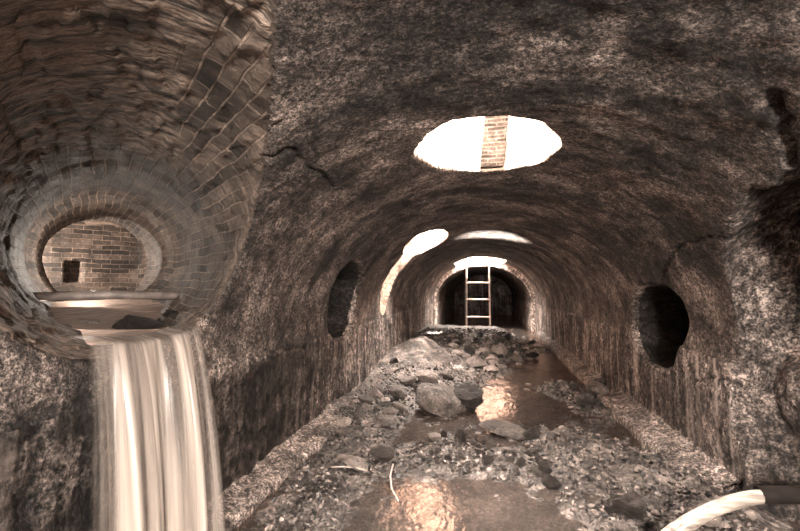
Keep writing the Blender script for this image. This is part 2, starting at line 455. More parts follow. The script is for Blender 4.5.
piece("wall_right", ((mid_ & ~hi) | lip) & (C_[:, 0] > 0) & ~head, M_wall, "streaked concrete side wall with the egg-shaped duct")
piece("wall_headwall", head, M_head, "pale headwall over the dark arch behind the ladder")
piece("wall_far", (T_ & en), M_wall, "dark end of the tunnel beyond the ladder")
piece("wall_back", T_ & bk, M_wall)
piece("wall_recess", rf == R_["rec"], M_rock, "rough broken rock face and dark hollow at the right edge")
piece("culvert", (rf == R_["pipe"]) & ~flo, M_pipe, "round brick culvert opening through the left wall")
piece("culvert_chamber", rf == R_["chamber"], M_pipe, "lit brick end wall where the round culvert turns away")
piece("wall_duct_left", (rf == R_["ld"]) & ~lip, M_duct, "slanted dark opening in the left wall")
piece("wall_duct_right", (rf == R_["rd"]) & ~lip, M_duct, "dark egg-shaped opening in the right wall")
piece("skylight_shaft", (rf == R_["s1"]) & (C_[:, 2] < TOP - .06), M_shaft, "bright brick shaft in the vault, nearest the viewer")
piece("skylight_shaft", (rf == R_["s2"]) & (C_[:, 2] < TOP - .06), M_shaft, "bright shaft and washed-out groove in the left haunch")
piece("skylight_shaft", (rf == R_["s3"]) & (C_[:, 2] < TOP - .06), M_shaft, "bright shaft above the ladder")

# ------------------------------------------------------------------ floor
def gauss(x, y, cx, cy, sx, sy): return np.exp(-((x - cx) / sx) ** 2 - ((y - cy) / sy) ** 2)
def ground(x, y):
    x = np.asarray(x, float); y = np.asarray(y, float)
    P = np.c_[x.ravel(), y.ravel(), np.zeros(x.size)]
    n1 = fbm(P, 0.9, 3).reshape(x.shape); n2 = fbm(P, 4.5, 4, 0.6).reshape(x.shape); n3 = fbm(P, 19, 2, 0.6).reshape(x.shape)
    h = -0.055 + 0.045 * n1 + 0.045 * n2 + 0.018 * n3
    h += 0.50 * np.exp(-(np.sqrt(((x + 1.22) / 0.78) ** 2 + ((y - 8.3) / 1.25) ** 2 + 0.03)) ** 1.5 * 1.05)     # sandy mound
    h += 0.12 * ss(-0.75, -1.15, x + 0.15 * n1) * ss(3.5, 4.8, y) * ss(10.5, 8, y)                             # left bank
    h += 0.10 * gauss(x, y, -0.5, 6.3, 0.45, 0.9)
    h += 0.09 * gauss(x, y, -0.25, 3.85, 0.55, 0.28) + 0.07 * gauss(x, y, 0.35, 3.75, 0.4, 0.3)                # rubble bar
    h += 0.34 * ss(8.8, 11.5, y + 0.7 * n1) * ss(15.3, 13.5, y) * ss(1.25, 0.4, x - 0.05 * (12 - y))             # far rubble bank
    h += 0.15 * gauss(x, y, 1.15, 6.6, 0.32, 0.42) + 0.10 * gauss(x, y, 1.3, 5.9, 0.25, 0.35)                  # muddy hump by the kerb
    h += 0.13 * gauss(x, y, 1.45, 3.6, 0.45, 0.55) + 0.10 * gauss(x, y, 0.85, 3.0, 0.30, 0.22)                 # gravel near the outlet
    h += 0.08 * gauss(x, y, -1.3, 3.3, 0.35, 0.5) + 0.05 * gauss(x, y, -1.1, 2.6, 0.3, 0.4)
    h += 0.05 * gauss(x, y, 0.3, 9.3, 0.5, 0.5) + 0.06 * gauss(x, y, 0.2, 8.0, .4, .25)
    h += (0.05 + 0.06 * n2) * gauss(x, y, 0.85, 4.6, 0.75, 1.1)
    h -= 0.11 * gauss(x, y, 0.38, 5.75, 0.62, 0.75) + 0.06 * gauss(x, y, 1.0, 8.4, 0.5, 0.8)
    h -= 0.05 * gauss(x, y, -0.35, 2.6, 0.45, 0.4)
    return h
fx = axis_points([(-2.3, 2.6, .024)])
fy = axis_points([(-2.5, 1.6, .1), (1.6, 5, .022), (5, 9, .04), (9, 16, .08), (16, 25.1, .5)])
GX, GY = np.meshgrid(fx, fy, indexing="ij")
GZ = ground(GX, GY)
nx, ny = GX.shape
ii = np.arange(nx * ny).reshape(nx, ny)
fq = np.c_[ii[:-1, :-1].ravel(), ii[1:, :-1].ravel(), ii[1:, 1:].ravel(), ii[:-1, 1:].ravel()]
m, nt, b, out = new_mat("wet_silt"); n = N(nt)
P = n.pos()
h1 = n.noise(P, 3.0, 6, 0.68, 0.4); h2 = n.noise(P, 30, 4, 0.7); v1 = n.vor(P, 34)
col = n.ramp(h1, [(0.36, sep(0.025)), (0.5, sep(0.085)), (0.64, sep(0.26))])
col = n.mix(1.0, col, n.ramp(h2, [(0.36, 0.4), (0.52, 1.0), (0.66, 1.8)]), "MULTIPLY")
n.link(col, b.inputs["Base Color"])
n.link(n.ramp(h1, [(0.4, 0.30), (0.6, 0.65)]), b.inputs["Roughness"])
nb = n.bump(v1, 0.7, 0.03); nb = n.bump(h2, 0.9, 0.02, nb); n.link(nb, b.inputs["Normal"])
M_silt = m
fl = mesh_obj("floor", np.c_[GX.ravel(), GY.ravel(), GZ.ravel()], fq, M_silt)
tag(fl, "uneven wet bed of silt and rubble along the tunnel", None, None, "structure")

def gz_at(x, y): return float(ground(np.array([x]), np.array([y]))[0])
def floor_pt(px, py):
    d = ray(px, py); z = 0.0
    for k in range(14):
        t = (z - EYE) / d[2]; q = CAM + d * t; z = 0.5 * z + 0.5 * gz_at(q[0], q[1])
    return q[0], q[1], gz_at(q[0], q[1])

# ------------------------------------------------------------------ water
def water_mat(name, ripple, rough, milk=0.0):
    m, nt, b, out = new_mat(name); n = N(nt); nt.nodes.remove(b)
    P = n.pos()
    w1 = n.noise(n.mapv(P, (5, 2.2, 1)), 1.6, 4, 0.6, 0.6); w2 = n.noise(n.mapv(P, (26, 9, 1)), 1.0, 2, 0.5)
    nb = n.bump(n.math("ADD", w1, n.math("MULTIPLY", w2, 0.25)), ripple, 0.03)
    gl = n.new("ShaderNodeBsdfGlossy"); gl.inputs["Roughness"].default_value = rough; gl.inputs["Color"].default_value = (*sep(1.0), 1)
    n.link(nb, gl.inputs["Normal"])
    tr = n.new("ShaderNodeBsdfTransparent"); tr.inputs["Color"].default_value = (0.60, 0.585, 0.57, 1)
    di = n.new("ShaderNodeBsdfDiffuse"); di.inputs["Color"].default_value = (*sep(0.30), 1)
    body = n.new("ShaderNodeMixShader"); body.inputs[0].default_value = milk
    n.link(tr.outputs[0], body.inputs[1]); n.link(di.outputs[0], body.inputs[2])
    fr = n.new("ShaderNodeFresnel"); fr.inputs["IOR"].default_value = 1.6; n.link(nb, fr.inputs["Normal"])
    mx = n.new("ShaderNodeMixShader"); n.link(fr.outputs[0], mx.inputs[0]); n.link(body.outputs[0], mx.inputs[1]); n.link(gl.outputs[0], mx.inputs[2])
    n.link(mx.outputs[0], out.inputs[0])
    return m
M_water = water_mat("stream_water", 0.30, 0.13, 0.12)
M_pond = water_mat("culvert_water", 0.5, 0.55, 0.5)
wx_ = np.linspace(-2.0, 2.2, 60); wy_ = axis_points([(-2.3, 9, .1), (9, 25, .4)])
WX, WY = np.meshgrid(wx_, wy_, indexing="ij")
WZ = -0.03 + 0.004 * fbm(np.c_[WX.ravel() * 1.5, WY.ravel(), 0 * WX.ravel()], 1.5, 2)
kk = np.arange(WX.size).reshape(WX.shape)
wq = np.c_[kk[:-1, :-1].ravel(), kk[1:, :-1].ravel(), kk[1:, 1:].ravel(), kk[:-1, 1:].ravel()]
tag(mesh_obj("stream_water", np.c_[WX.ravel(), WY.ravel(), WZ], wq, M_water), "shallow stream pooling between the rubble on the tunnel floor", "water", None, "stuff")

# water in the culvert: a thin level sheet clipped to the bore
pts, faces = [], []
ts = np.linspace(2.0, 7.8, 50); NE = 17
for i_, t in enumerate(ts):
    t = 2.7 + (7.8 - 2.7) * i_ / 49
    zl = 1.225 + 0.02 * max(0, t - 2.7) + 0.10 * float(ss(3.4, 4.0, np.array(t)))
    c = PC + PD * t
    nn_ = (zl - c[2]) / PN[2]
    hw = math.sqrt(max(0.02, 0.60 ** 2 - nn_ ** 2)) if t < PEND else 0.6
    for k in range(NE):
        e_ = -hw + 2 * hw * k / (NE - 1)
        t0 = (-1.77 - PC[0] - PE[0] * e_) / PD[0]                  # where this line of flow meets the wall face
        q = PC + PD * (t0 + (7.8 - t0) * i_ / 49) + PE * e_; t = (q - PC) @ PD; pts.append((q[0], q[1], zl + 0.012 * math.sin(9 * t + 3 * e_)))
for i in range(len(ts) - 1):
    for k in range(NE - 1):
        a = i * NE + k; faces.append((a, a + 1, a + NE + 1, a + NE))
tag(mesh_obj("culvert_water", pts, faces, M_pond), "thin sheet of water running along the brick culvert to its lip", "water", None, "stuff")

# ------------------------------------------------------------------ waterfall (thing > streams)
m, nt, b, out = new_mat("silky_water"); n = N(nt)
T = n.attr("tc")
s1 = n.noise(n.mapv(T, (9, 0.35, 1)), 1.0, 3, 0.55); s2 = n.noise(n.mapv(T, (38, 0.5, 1)), 1.0, 3, 0.6)
st = n.math("ADD", n.math("MULTIPLY", s1, 0.75), n.math("MULTIPLY", s2, 0.25))
n.link(n.ramp(st, [(0.36, sep(0.22)), (0.62, (0.62, 0.53, 0.46))]), b.inputs["Base Color"])
b.inputs["Roughness"].default_value = 0.35
b.inputs["Subsurface Weight"].default_value = 0.0
al = n.ramp(st, [(0.34, 0.10), (0.46, 0.42), (0.62, 0.95)])
n.link(n.math("MULTIPLY", al, n.attrf("edge")), b.inputs["Alpha"])
n.link(n.bump(st, 0.5, 0.03), b.inputs["Normal"])
M_fall = m
def fall_sheet(name, u0, u1, reach0, reach1, spread, bulge, label, parent, seed):
    """a sheet of falling water from the culvert's lip (u along the lip) down to the stream, with depth front to back"""
    NU, NV = 40, 44
    lipA, lipB = np.array([-1.74, 1.56, 1.255]), np.array([-1.72, 2.34, 1.255])
    outd = -PD * np.array([1, 1, 0]); outd /= np.linalg.norm(outd)
    outd = np.array([0.80, -0.35, 0]); outd /= np.linalg.norm(outd)
    pts, tc, ed, fc = [], [], [], []
    for i in range(NU):
        a = i / (NU - 1); u = u0 + (u1 - u0) * a
        base = lipA + (lipB - lipA) * u
        base[2] -= 0.055 * math.cos((u - 0.5) * math.pi) ** 2 * 0.6
        reach = reach0 + (reach1 - reach0) * a
        fold = 0.05 * math.sin(u * 19 + seed) + 0.035 * math.sin(u * 41 + 2 * seed)
        for j in range(NV):
            v = j / (NV - 1)
            s = v * 1.15                                   # path from behind the lip over it and down
            if s < 0.12:
                p_ = base - outd * (0.22 * (1 - s / 0.12)); p_ = p_ + np.array([0, 0, 0.012 * (1 - s / 0.12)])
            else:
                w = (s - 0.12) / 1.03
                x_ = reach * w ** 0.5 if False else reach * (1 - (1 - w) ** 1.6)
                p_ = base + outd * (x_ + fold * w ** 0.7)
                p_ = p_ + np.array([0, (a - 0.5) * spread * w, -(base[2] + 0.02) * (w ** 1.25)])
            p_ = p_ + outd * bulge * math.sin(math.pi * a)
            pts.append(tuple(p_)); tc.append((u, v * 1.3, seed))
            ed.append(min(1, 0.05 + 3.2 * a, 0.05 + 3.2 * (1 - a)) * (1 if v > 0.02 else 0.3))
    for i in range(NU - 1):
        for j in range(NV - 1):
            q = i * NV + j; fc.append((q, q + NV, q + NV + 1, q + 1))
    o = mesh_obj(name, pts, fc, M_fall, parent)
    at = o.data.attributes.new("tc", "FLOAT_VECTOR", "POINT"); at.data.foreach_set("vector", np.array(tc, np.float32).ravel())
    at = o.data.attributes.new("edge", "FLOAT", "POINT"); at.data.foreach_set("value", np.array(ed, np.float32))
    if label: o["label"] = label
    return o
wf = bpy.data.objects.new("waterfall", None); COL.objects.link(wf)
tag(wf, "silky white waterfall pouring from the round brick culvert's lip", "waterfall")
fall_sheet("veil", 0.03, 0.97, 0.20, 0.26, 0.10, 0.02, None, wf, 1.0)
fall_sheet("stream", 0.06, 0.50, 0.25, 0.27, 0.06, 0.03, "left strands of the fall", wf, 2.3)
fall_sheet("stream", 0.58, 0.97, 0.26, 0.28, 0.10, 0.03, "right strands of the fall", wf, 4.1)

# ------------------------------------------------------------------ stones
def stone_mat(name, lo, hi_, rough=0.6):
    m, nt, b, out = new_mat(name); n = N(nt)
    P = n.pos(); oi = n.new("ShaderNodeObjectInfo")
    h1 = n.noise(P, 2.2, 5, 0.65); h2 = n.noise(P, 12, 4, 0.7)
    c = n.ramp(h1, [(0.35, sep(lo)), (0.65, sep(hi_))])
    c = n.mix(1.0, c, n.ramp(h2, [(0.35, 0.55), (0.65, 1.4)]), "MULTIPLY")
    c = n.mix(1.0, c, n.ramp(oi.outputs["Random"], [(0.0, 0.55), (1.0, 1.5)]), "MULTIPLY")
    n.link(c, b.inputs["Base Color"]); b.inputs["Roughness"].default_value = rough
    n.link(n.bump(h2, 0.8, 0.12), b.inputs["Normal"])
    return m
M_pale, M_grey, M_dark = stone_mat("pale_stone", 0.28, 0.50, 0.7), stone_mat("grey_stone", 0.10, 0.30), stone_mat("dark_wet_stone", 0.025, 0.10, 0.35)
def rock_mesh(name, mat, seed, cuts=9, sub=3, flat=1.0, noise=0.10):
    r = np.random.default_rng(seed)
    bm = bmesh.new(); bmesh.ops.create_icosphere(bm, subdivisions=sub, radius=1.0)
    v = np.array([x.co[:] for x in bm.verts])
    for k in range(cuts):
        d = r.normal(size=3); d /= np.linalg.norm(d); o_ = r.uniform(0.36, 0.72)
        s = v @ d - o_
        v = v - np.outer(np.maximum(s, 0) * 0.95, d)
    nrm = v / np.linalg.norm(v, axis=1)[:, None]
    v = v + nrm * (noise * fbm(v + seed * 3.1, 2.2, 3))[:, None]
    v[:, 2] *= flat
    v /= np.abs(v).max(0).max()
    for x, c in zip(bm.verts, v): x.co = c
    me = bpy.data.meshes.new(name); bm.to_mesh(me); bm.free()
    me.materials.append(mat)
    me.polygons.foreach_set("use_smooth", [sub > 2] * len(me.polygons))
    if sub > 2: me.set_sharp_from_angle(angle=math.radians(28))
    return me
def put(o, loc, size, rot): o.location = loc; o.scale = size; o.rotation_euler = rot
def rock(name, label, cat, me, px, py, size, rot=(0, 0, 0), sink=0.35, xyz=None):
    o = bpy.data.objects.new(name, me); COL.objects.link(o)
    x, y, z = xyz if xyz else floor_pt(px, py)
    put(o, (x, y, z + size[2] * (1 - 2 * sink)), size, rot)
    return tag(o, label, cat)

rock("boulder", "largest grey boulder, wedge-shaped with a dark broken face, beside the bright pool", "boulder", rock_mesh("boulder", M_grey, 3, 8, 4, 0.8), 446, 410, (0.42, 0.36, 0.36), (0.25, 0.2, 0.5))
rock("rock", "dark rough rock lump on the pool side of the wedge-shaped boulder", "rock", rock_mesh("rock", M_dark, 5, 14, 4, 0.8, 0.25), 462, 410, (0.26, 0.22, 0.22), (0.1, 0, 0.2), 0.3)
rock("stone_block", "pale flat-topped block perched behind the wedge-shaped boulder", "stone", rock_mesh("stone_block", M_pale, 8, 9, 3, 0.7), 425, 384, (0.20, 0.17, 0.16), (0, 0, 0.3), 0.2)
rock("rock", "dark broken rock propping up the pale flat-topped block", "rock", rock_mesh("rock", M_dark, 9, 12, 3, 0.8, 0.2), 424, 391, (0.18, 0.13, 0.12), (0, 0, 1.0), 0.3)
rock("stone", "pale pointed stone left of the pale flat-topped block", "stone", rock_mesh("stone", M_pale, 12, 8, 3, 0.6), 408, 383, (0.17, 0.13, 0.10), (0, 0, -0.3), 0.3)
rock("stone", "angular grey stone on the sand just right of the pale block", "stone", rock_mesh("stone", M_grey, 14, 12, 3, 0.8), 448, 379, (0.14, 0.12, 0.10), (0, 0.2, 0.9), 0.25)
rock("stone", "small pale stone lying alone on the left bank near the kerb", "stone", rock_mesh("stone", M_pale, 15, 9, 3, 0.8), 376, 396, (0.13, 0.09, 0.09), (0, 0.3, -0.6), 0.25)
rock("stone", "squat grey stone left of the big boulder's tip", "stone", rock_mesh("stone", M_grey, 17, 9, 3, 0.8), 399, 397, (0.17, 0.14, 0.13), (0, 0, 0.2), 0.3)
rock("stone_slab", "smooth flat grey slab in the shallows left of the big boulder", "stone", rock_mesh("stone_slab", M_grey, 19, 7, 3, 0.45), 385, 425, (0.13, 0.12, 0.14), (0, 0, 0.1), 0.3)
rock("stone_slab", "long flat-topped grey slab at the near end of the bright pool", "stone", rock_mesh("stone_slab", M_grey, 22, 8, 4, 0.5), 505, 437, (0.30, 0.17, 0.15), (0.05, 0.04, -0.15), 0.25)
rock("rock", "dark jagged rock at the right end of the long flat slab", "rock", rock_mesh("rock", M_dark, 23, 13, 3, 0.9, 0.2), 533, 438, (0.10, 0.09, 0.09), (0, 0, 0.2), 0.3)
rock("rock", "dark upright rock at the left of the bright pool's narrow outlet", "rock", rock_mesh("rock", M_dark, 25, 11, 3, 1.0, 0.15), 462, 441, (0.085, 0.08, 0.10), (0, 0, 0.5), 0.25)
rock("stone", "pale-topped stone on the left end of the rubble bar", "stone", rock_mesh("stone", M_pale, 27, 8, 3, 0.6), 435, 440, (0.10, 0.09, 0.08), (0, 0, 0.3), 0.3)
rock("stone_wedge", "tilted wedge of grey stone in the shallows, foreground left", "stone", rock_mesh("stone_wedge", M_grey, 31, 7, 3, 0.5), 352, 468, (0.17, 0.11, 0.12), (0.1, 0.35, -0.3), 0.25)
rock("rock", "low dark rock right of the tilted grey wedge", "rock", rock_mesh("rock", M_dark, 32, 11, 3, 0.6, 0.2), 384, 459, (0.16, 0.10, 0.10), (0, 0, 0.1), 0.3)
rock("rock", "rounded dark rock standing in the stream right of the rubble bar", "rock", rock_mesh("rock", M_dark, 34, 11, 3, 0.9, 0.2), 546, 471, (0.075, 0.07, 0.075), (0, 0, 0.4), 0.3)
rock("rock", "jagged dark rock nearer than the rounded one in the stream", "rock", rock_mesh("rock", M_dark, 36, 14, 3, 0.8, 0.25), 553, 486, (0.09, 0.08, 0.07), (0, 0, 1.4), 0.3)
rock("rock", "knobbly dark rock at the bottom edge left of the water jet", "rock", rock_mesh("rock", M_dark, 38, 14, 4, 0.7, 0.3), 628, 512, (0.17, 0.13, 0.12), (0, 0, 0.2), 0.35)
rock("stone", "long pale stone lying under the water jet", "stone", rock_mesh("stone", M_pale, 41, 8, 3, 0.4), 708, 526, (0.14, 0.06, 0.08), (0, 0, -0.35), 0.25)
rock("rubble_block", "broken kerb block lying in the gap of the right kerb", "kerb block", rock_mesh("rubble_block", M_kerb, 43, 7, 3, 0.7), 594, 396, (0.22, 0.17, 0.15), (0.2, 0.1, 0.5), 0.2)
rock("rock", "dark rock wedged beneath the broken kerb block", "rock", rock_mesh("rock", M_dark, 44, 12, 3, 0.8, 0.2), 583, 405, (0.18, 0.15, 0.12), (0, 0, 0.7), 0.3)
rock("rock", "black rock standing up on the far rubble bank", "rock", rock_mesh("rock", M_dark, 46, 12, 3, 0.9, 0.2), 471, 354, (0.17, 0.15, 0.15), (0, 0, 0.7), 0.25)

KIT = {}
for key, mat, base in (("p", M_pale, 100), ("g", M_grey, 120), ("d", M_dark, 140)):
    KIT[key] = [rock_mesh("stone", mat, base + k, 10, 2, random.uniform(0.5, 0.85), 0.12) for k in range(5)]
def in_poly(x, y, poly):
    c = False; j = len(poly) - 1
    for i in range(len(poly)):
        if (poly[i][1] > y) != (poly[j][1] > y) and x < (poly[j][0] - poly[i][0]) * (y - poly[i][1]) / (poly[j][1] - poly[i][1]) + poly[i][0]: c = not c
        j = i
    return c
def strew(count, poly, smin_, smax_, mixs, label, group, gap=0.7):
    xs = [p_[0] for p_ in poly]; ys = [p_[1] for p_ in poly]; placed = []; tries = 0
    while len(placed) < count and tries < count * 60:
        tries += 1
        px, py = random.uniform(min(xs), max(xs)), random.uniform(min(ys), max(ys))
        if not in_poly(px, py, poly): continue
        x, y, z = floor_pt(px, py)
        if abs(x) > 1.7 and y > 3.6: continue
        s = smin_ + (smax_ - smin_) * random.random() ** 2.2
        if any((x - a) ** 2 + (y - b) ** 2 < (gap * (s + c)) ** 2 for a, b, c in placed): continue
        placed.append((x, y, s))
        me = random.choice(KIT[random.choice(mixs)])
        o = bpy.data.objects.new("stone", me); COL.objects.link(o)
        put(o, (x, y, z + s * 0.25), (s * random.uniform(.8, 1.2), s * random.uniform(.7, 1.0), s * random.uniform(.6, .95)), (random.uniform(-.3, .3), random.uniform(-.3, .3), random.uniform(0, 6.28)))
        tag(o, label, "stone", group)
strew(72, [(432, 336), (470, 334), (530, 338), (548, 352), (520, 366), (490, 372), (470, 365), (440, 345)], 0.09, 0.24, "ppppgd", "stone strewn on the lit rubble bank at the ladder's foot", "stones at the foot of the ladder")
strew(42, [(374, 372), (392, 352), (402, 380), (412, 400), (408, 425), (372, 432), (340, 440), (350, 405)], 0.04, 0.12, "ggpd", "stone scattered over the left bank between kerb and sandy mound", "stones on the left bank")
strew(65, [(415, 440), (450, 432), (500, 445), (540, 455), (545, 475), (500, 470), (450, 470), (410, 455)], 0.035, 0.085, "dddddg", "dark stone heaped in the rubble bar before the bright pool", "stones of the rubble bar")
strew(26, [(470, 372), (520, 362), (560, 384), (600, 400), (610, 412), (560, 420), (535, 395), (500, 382)], 0.04, 0.11, "ggdp", "stone lying in the stream between bright pool and right kerb", "stones beyond the bright pool")
strew(32, [(610, 445), (660, 438), (735, 480), (760, 531), (600, 531), (580, 480)], 0.02, 0.06, "ggdp", "stone in the gravel between the stream and the black outlet pipe", "stones by the outlet pipe")
strew(32, [(500, 420), (600, 405), (650, 440), (600, 480), (530, 470)], 0.02, 0.06, "ggdp", "small stone standing out of the rippling shallows beside the right kerb", "stones in the rippling shallows")
strew(14, [(255, 480), (330, 465), (390, 480), (380, 520), (250, 525)], 0.02, 0.05, "ddg", "stone in the dark shallows near the waterfall", "stones near the waterfall")

# fine gravel: nobody could count it
gv, gf = [], []
ico = bmesh.new(); bmesh.ops.create_icosphere(ico, subdivisions=1, radius=1.0)
iv = np.array([x.co[:] for x in ico.verts]); ifc = [[q.index for q in f.verts] for f in ico.faces]; ico.free()
cnt = 0
X_ = rng.uniform(-1.66, 1.7, 30000); Y_ = 2.0 + 10.5 * rng.random(30000) ** 1.7
Z_ = ground(X_, Y_)
dens = fbm(np.c_[X_, Y_, 0 * X_], 1.6, 3)
for x, y, z, d in zip(X_, Y_, Z_, dens):
    if z < -0.02 or d + random.uniform(-.5, .5) < -0.05 or cnt > 6500: continue
    if math.hypot((x + 1.22) / 0.6, (y - 8.0) / 1.1) < 1: continue
    s = random.uniform(0.008, 0.022) * (1 + 0.09 * y)
    q = Matrix.Rotation(random.uniform(0, 6.28), 3, Vector((random.gauss(0, 1), random.gauss(0, 1), random.gauss(0, 1) + 1e-3)).normalized())
    w = iv * np.array([1, random.uniform(.45, .9), random.uniform(.25, .6)]) * rng.uniform(0.6, 1.2, (len(iv), 1))
    w = w @ np.array(q).T * s + np.array([x, y, z + s * 0.3])
    o_ = len(gv); gv += [tuple(a) for a in w]; gf += [[a + o_ for a in f] for f in ifc]; cnt += 1
m, nt, b, out = new_mat("gravel"); n = N(nt); P = n.pos()
n.link(n.ramp(n.vor(P, 22, "F1", "Color"), [(0.25, sep(0.012)), (0.6, sep(0.085)), (0.95, sep(0.38))]), b.inputs["Base Color"]); b.inputs["Roughness"].default_value = 0.5
tag(mesh_obj("gravel", gv, gf, m, smooth=False), "loose fine gravel and grit over the tunnel bed", "gravel", None, "stuff")

# ------------------------------------------------------------------ kerbs
def kerb(name, side, y0, y1, inner, label, top=0.12, far_in=None):
    ny_, nu = max(12, int((y1 - y0) / 0.05)), 14
    pts, fc = [], []
    far_in = inner if far_in is None else far_in
    for i in range(ny_ + 1):
        y = y0 + (y1 - y0) * i / ny_; xin = inner + (far_in - inner) * i / ny_
        for k in range(nu + 1):
            u = k / nu
            if u < 0.25: x, z = xin, -0.12 + (top - 0.02 + 0.12) * (u / 0.25)
            else:
                w = (u - 0.25) / 0.75
                x = xin + (A + 0.05 - xin) * w; z = top - 0.02 * max(0, 1 - 6 * w) + 0.05 * w + 0.10 * max(0, w - 0.75) * 3
            pts.append([side * x, y, z])
    p_ = np.array(pts); nz = 0.030 * fbm(p_, 3, 2) + 0.022 * fbm(p_ + 7, 11, 3, .6)
    p_[:, 2] += nz * (p_[:, 2] > 0); p_[:, 0] += side * 0.05 * fbm(p_ + 3, 3.5, 4, .6)
    for i in range(ny_):
        for k in range(nu):
            a = i * (nu + 1) + k; f = (a, a + 1, a + nu + 2, a + nu + 1); fc.append(f if side < 0 else f[::-1])
    fc.append(list(range(nu + 1)) if side > 0 else list(range(nu + 1))[::-1])
    e0 = ny_ * (nu + 1); fc.append([e0 + k for k in range(nu + 1)][::-1] if side > 0 else [e0 + k for k in range(nu + 1)])
    o = mesh_obj(name, p_, fc, M_kerb)
    at = o.data.attributes.new("tc", "FLOAT_VECTOR", "POINT"); at.data.foreach_set("vector", p_.astype(np.float32).ravel())
    return tag(o, label, "kerb")
kerb("kerb", 1, 3.45, 6.15, 1.50, "near stretch of worn concrete kerb along the right wall", 0.07)
kerb("kerb", 1, 6.75, 14.0, 1.56, "far stretch of worn concrete kerb along the right wall", 0.10, 1.62)
kerb("kerb", -1, 1.7, 6.0, 1.60, "worn concrete kerb along the foot of the left wall", 0.04, 1.46)

# weir across the culvert
def tube(bm, pts, r, seg=12, cap=True, radii=None):
    pts = [Vector(p_) for p_ in pts]; rings = []
    for i, p_ in enumerate(pts):
        d = (pts[min(i + 1, len(pts) - 1)] - pts[max(i - 1, 0)]).normalized()
        a = d.cross(Vector((0, 0, 1)) if abs(d.z) < 0.9 else Vector((1, 0, 0))).normalized(); c = d.cross(a)
        rr = radii[i] if radii else r
        rings.append([bm.verts.new(p_ + (a * math.cos(2 * math.pi * k / seg) + c * math.sin(2 * math.pi * k / seg)) * rr) for k in range(seg)])
    for A_, B_ in zip(rings[:-1], rings[1:]):
        for k in range(seg): bm.faces.new((A_[k], A_[(k + 1) % seg], B_[(k + 1) % seg], B_[k]))
    if cap: bm.faces.new(rings[0][::-1]); bm.faces.new(rings[-1])
def bm_obj(name, bm, mat, parent=None, smooth=True):
    me = bpy.data.meshes.new(name); bmesh.ops.recalc_face_normals(bm, faces=bm.faces); bm.to_mesh(me); bm.free(); me.materials.append(mat)
    me.polygons.foreach_set("use_smooth", [smooth] * len(me.polygons))
    o = bpy.data.objects.new(name, me); COL.objects.link(o)
    if parent: o.parent = parent
    return o
def plain(name, v, rough, metal=0.0, var=0.4, scale=14):
    m, nt, b, out = new_mat(name); n = N(nt); P = n.pos(); h = n.noise(P, scale, 5, 0.65)
    n.link(n.ramp(h, [(0.3, sep(v * (1 - var))), (0.7, sep(v * (1 + var)))]), b.inputs["Base Color"])
    b.inputs["Roughness"].default_value = rough; b.inputs["Metallic"].default_value = metal
    n.link(n.bump(h, 0.4, 0.01), b.inputs["Normal"]); return m
M_wood, M_black, M_steel = plain("wet_timber", 0.22, 0.5), plain("black_plastic", 0.02, 0.35), plain("pale_metal", 0.75, 0.5, 0.0, 0.15)
c = PC + PD * 4.0
q0, q1 = c - PE * 0.52, c + PE * 0.52; zc = 1.43
bm = bmesh.new(); tube(bm, [(q0[0], q0[1], zc), (c[0], c[1], zc + .012), (q1[0], q1[1], zc)], 0.035, 8)
tag(bm_obj("weir_board", bm, M_wood), "wet board laid across the brick culvert as a little weir", "board")
for k, (e_, t_, s, lab) in enumerate(((-0.16, 3.5, 0.10, "pale wet stone below the culvert board, left of the middle"), (0.08, 3.3, 0.13, "dark wet stone below the culvert board, nearest the lip"), (0.36, 3.6, 0.10, "dark wet stone below the culvert board, at its right end"))):
    c2 = PC + PD * t_ + PE * e_
    rock("stone", lab, "stone", rock_mesh("stone", M_grey if k == 0 else M_dark, 60 + k, 10, 3, 0.6), 0, 0, (s * 1.3, s, s * 0.8), (0, 0, k), 0.4, (c2[0], c2[1], 1.24 + 0.05 * (k == 2)))

# ------------------------------------------------------------------ ladder
ld = bpy.data.objects.new("ladder", None); COL.objects.link(ld)
zb = gz_at(-0.18, 14.25)
ld.location = (-0.17, 14.25, zb)
tag(ld, "pale metal ladder standing on the rubble under the far shaft", "ladder")
lean = 0.22
for s in (-1, 1):
    bm = bmesh.new(); tube(bm, [(s * 0.385, 0, -0.05), (s * 0.375, lean * 0.5, 1.7), (s * 0.36, lean, 3.3)], 0.030, 8); bm_obj("stile", bm, M_steel, ld)
for i in range(6):
    z = (0.52, 1.10, 1.66, 2.22, 2.78)[i] - zb if i < 5 else 0.02
    if i == 5: continue
    bm = bmesh.new(); tube(bm, [(-0.385, lean * z / 3.3, z), (0.385, lean * z / 3.3, z)], 0.028, 8); bm_obj("rung", bm, M_steel, ld)

# ------------------------------------------------------------------ outlet pipe and its jet
bm = bmesh.new()
path = [(2.45, 2.80, 0.40), (2.0, 2.76, 0.385), (1.47, 2.70, 0.365)]
tube(bm, path, 0.046, 20, False); 
bmi = [(1.47, 2.70, 0.365), (1.6, 2.715, 0.368)]
tube(bm, bmi, 0.038, 20, False)
op = bm_obj("outlet_pipe", bm, M_black); tag(op, "black outlet pipe sticking out of the rock at the bottom right", "pipe")
m, nt, b, out = new_mat("jet_water"); n = N(nt); P = n.pos()
st = n.noise(n.mapv(P, (1.2, 30, 30)), 1.0, 3, 0.6)
n.link(n.ramp(st, [(0.35, sep(0.20)), (0.65, (0.66, 0.57, 0.49))]), b.inputs["Base Color"]); b.inputs["Roughness"].default_value = 0.25
n.link(n.ramp(st, [(0.3, 0.80), (0.6, 1.0)]), b.inputs["Alpha"])
bm = bmesh.new(); jp, jr = [], []
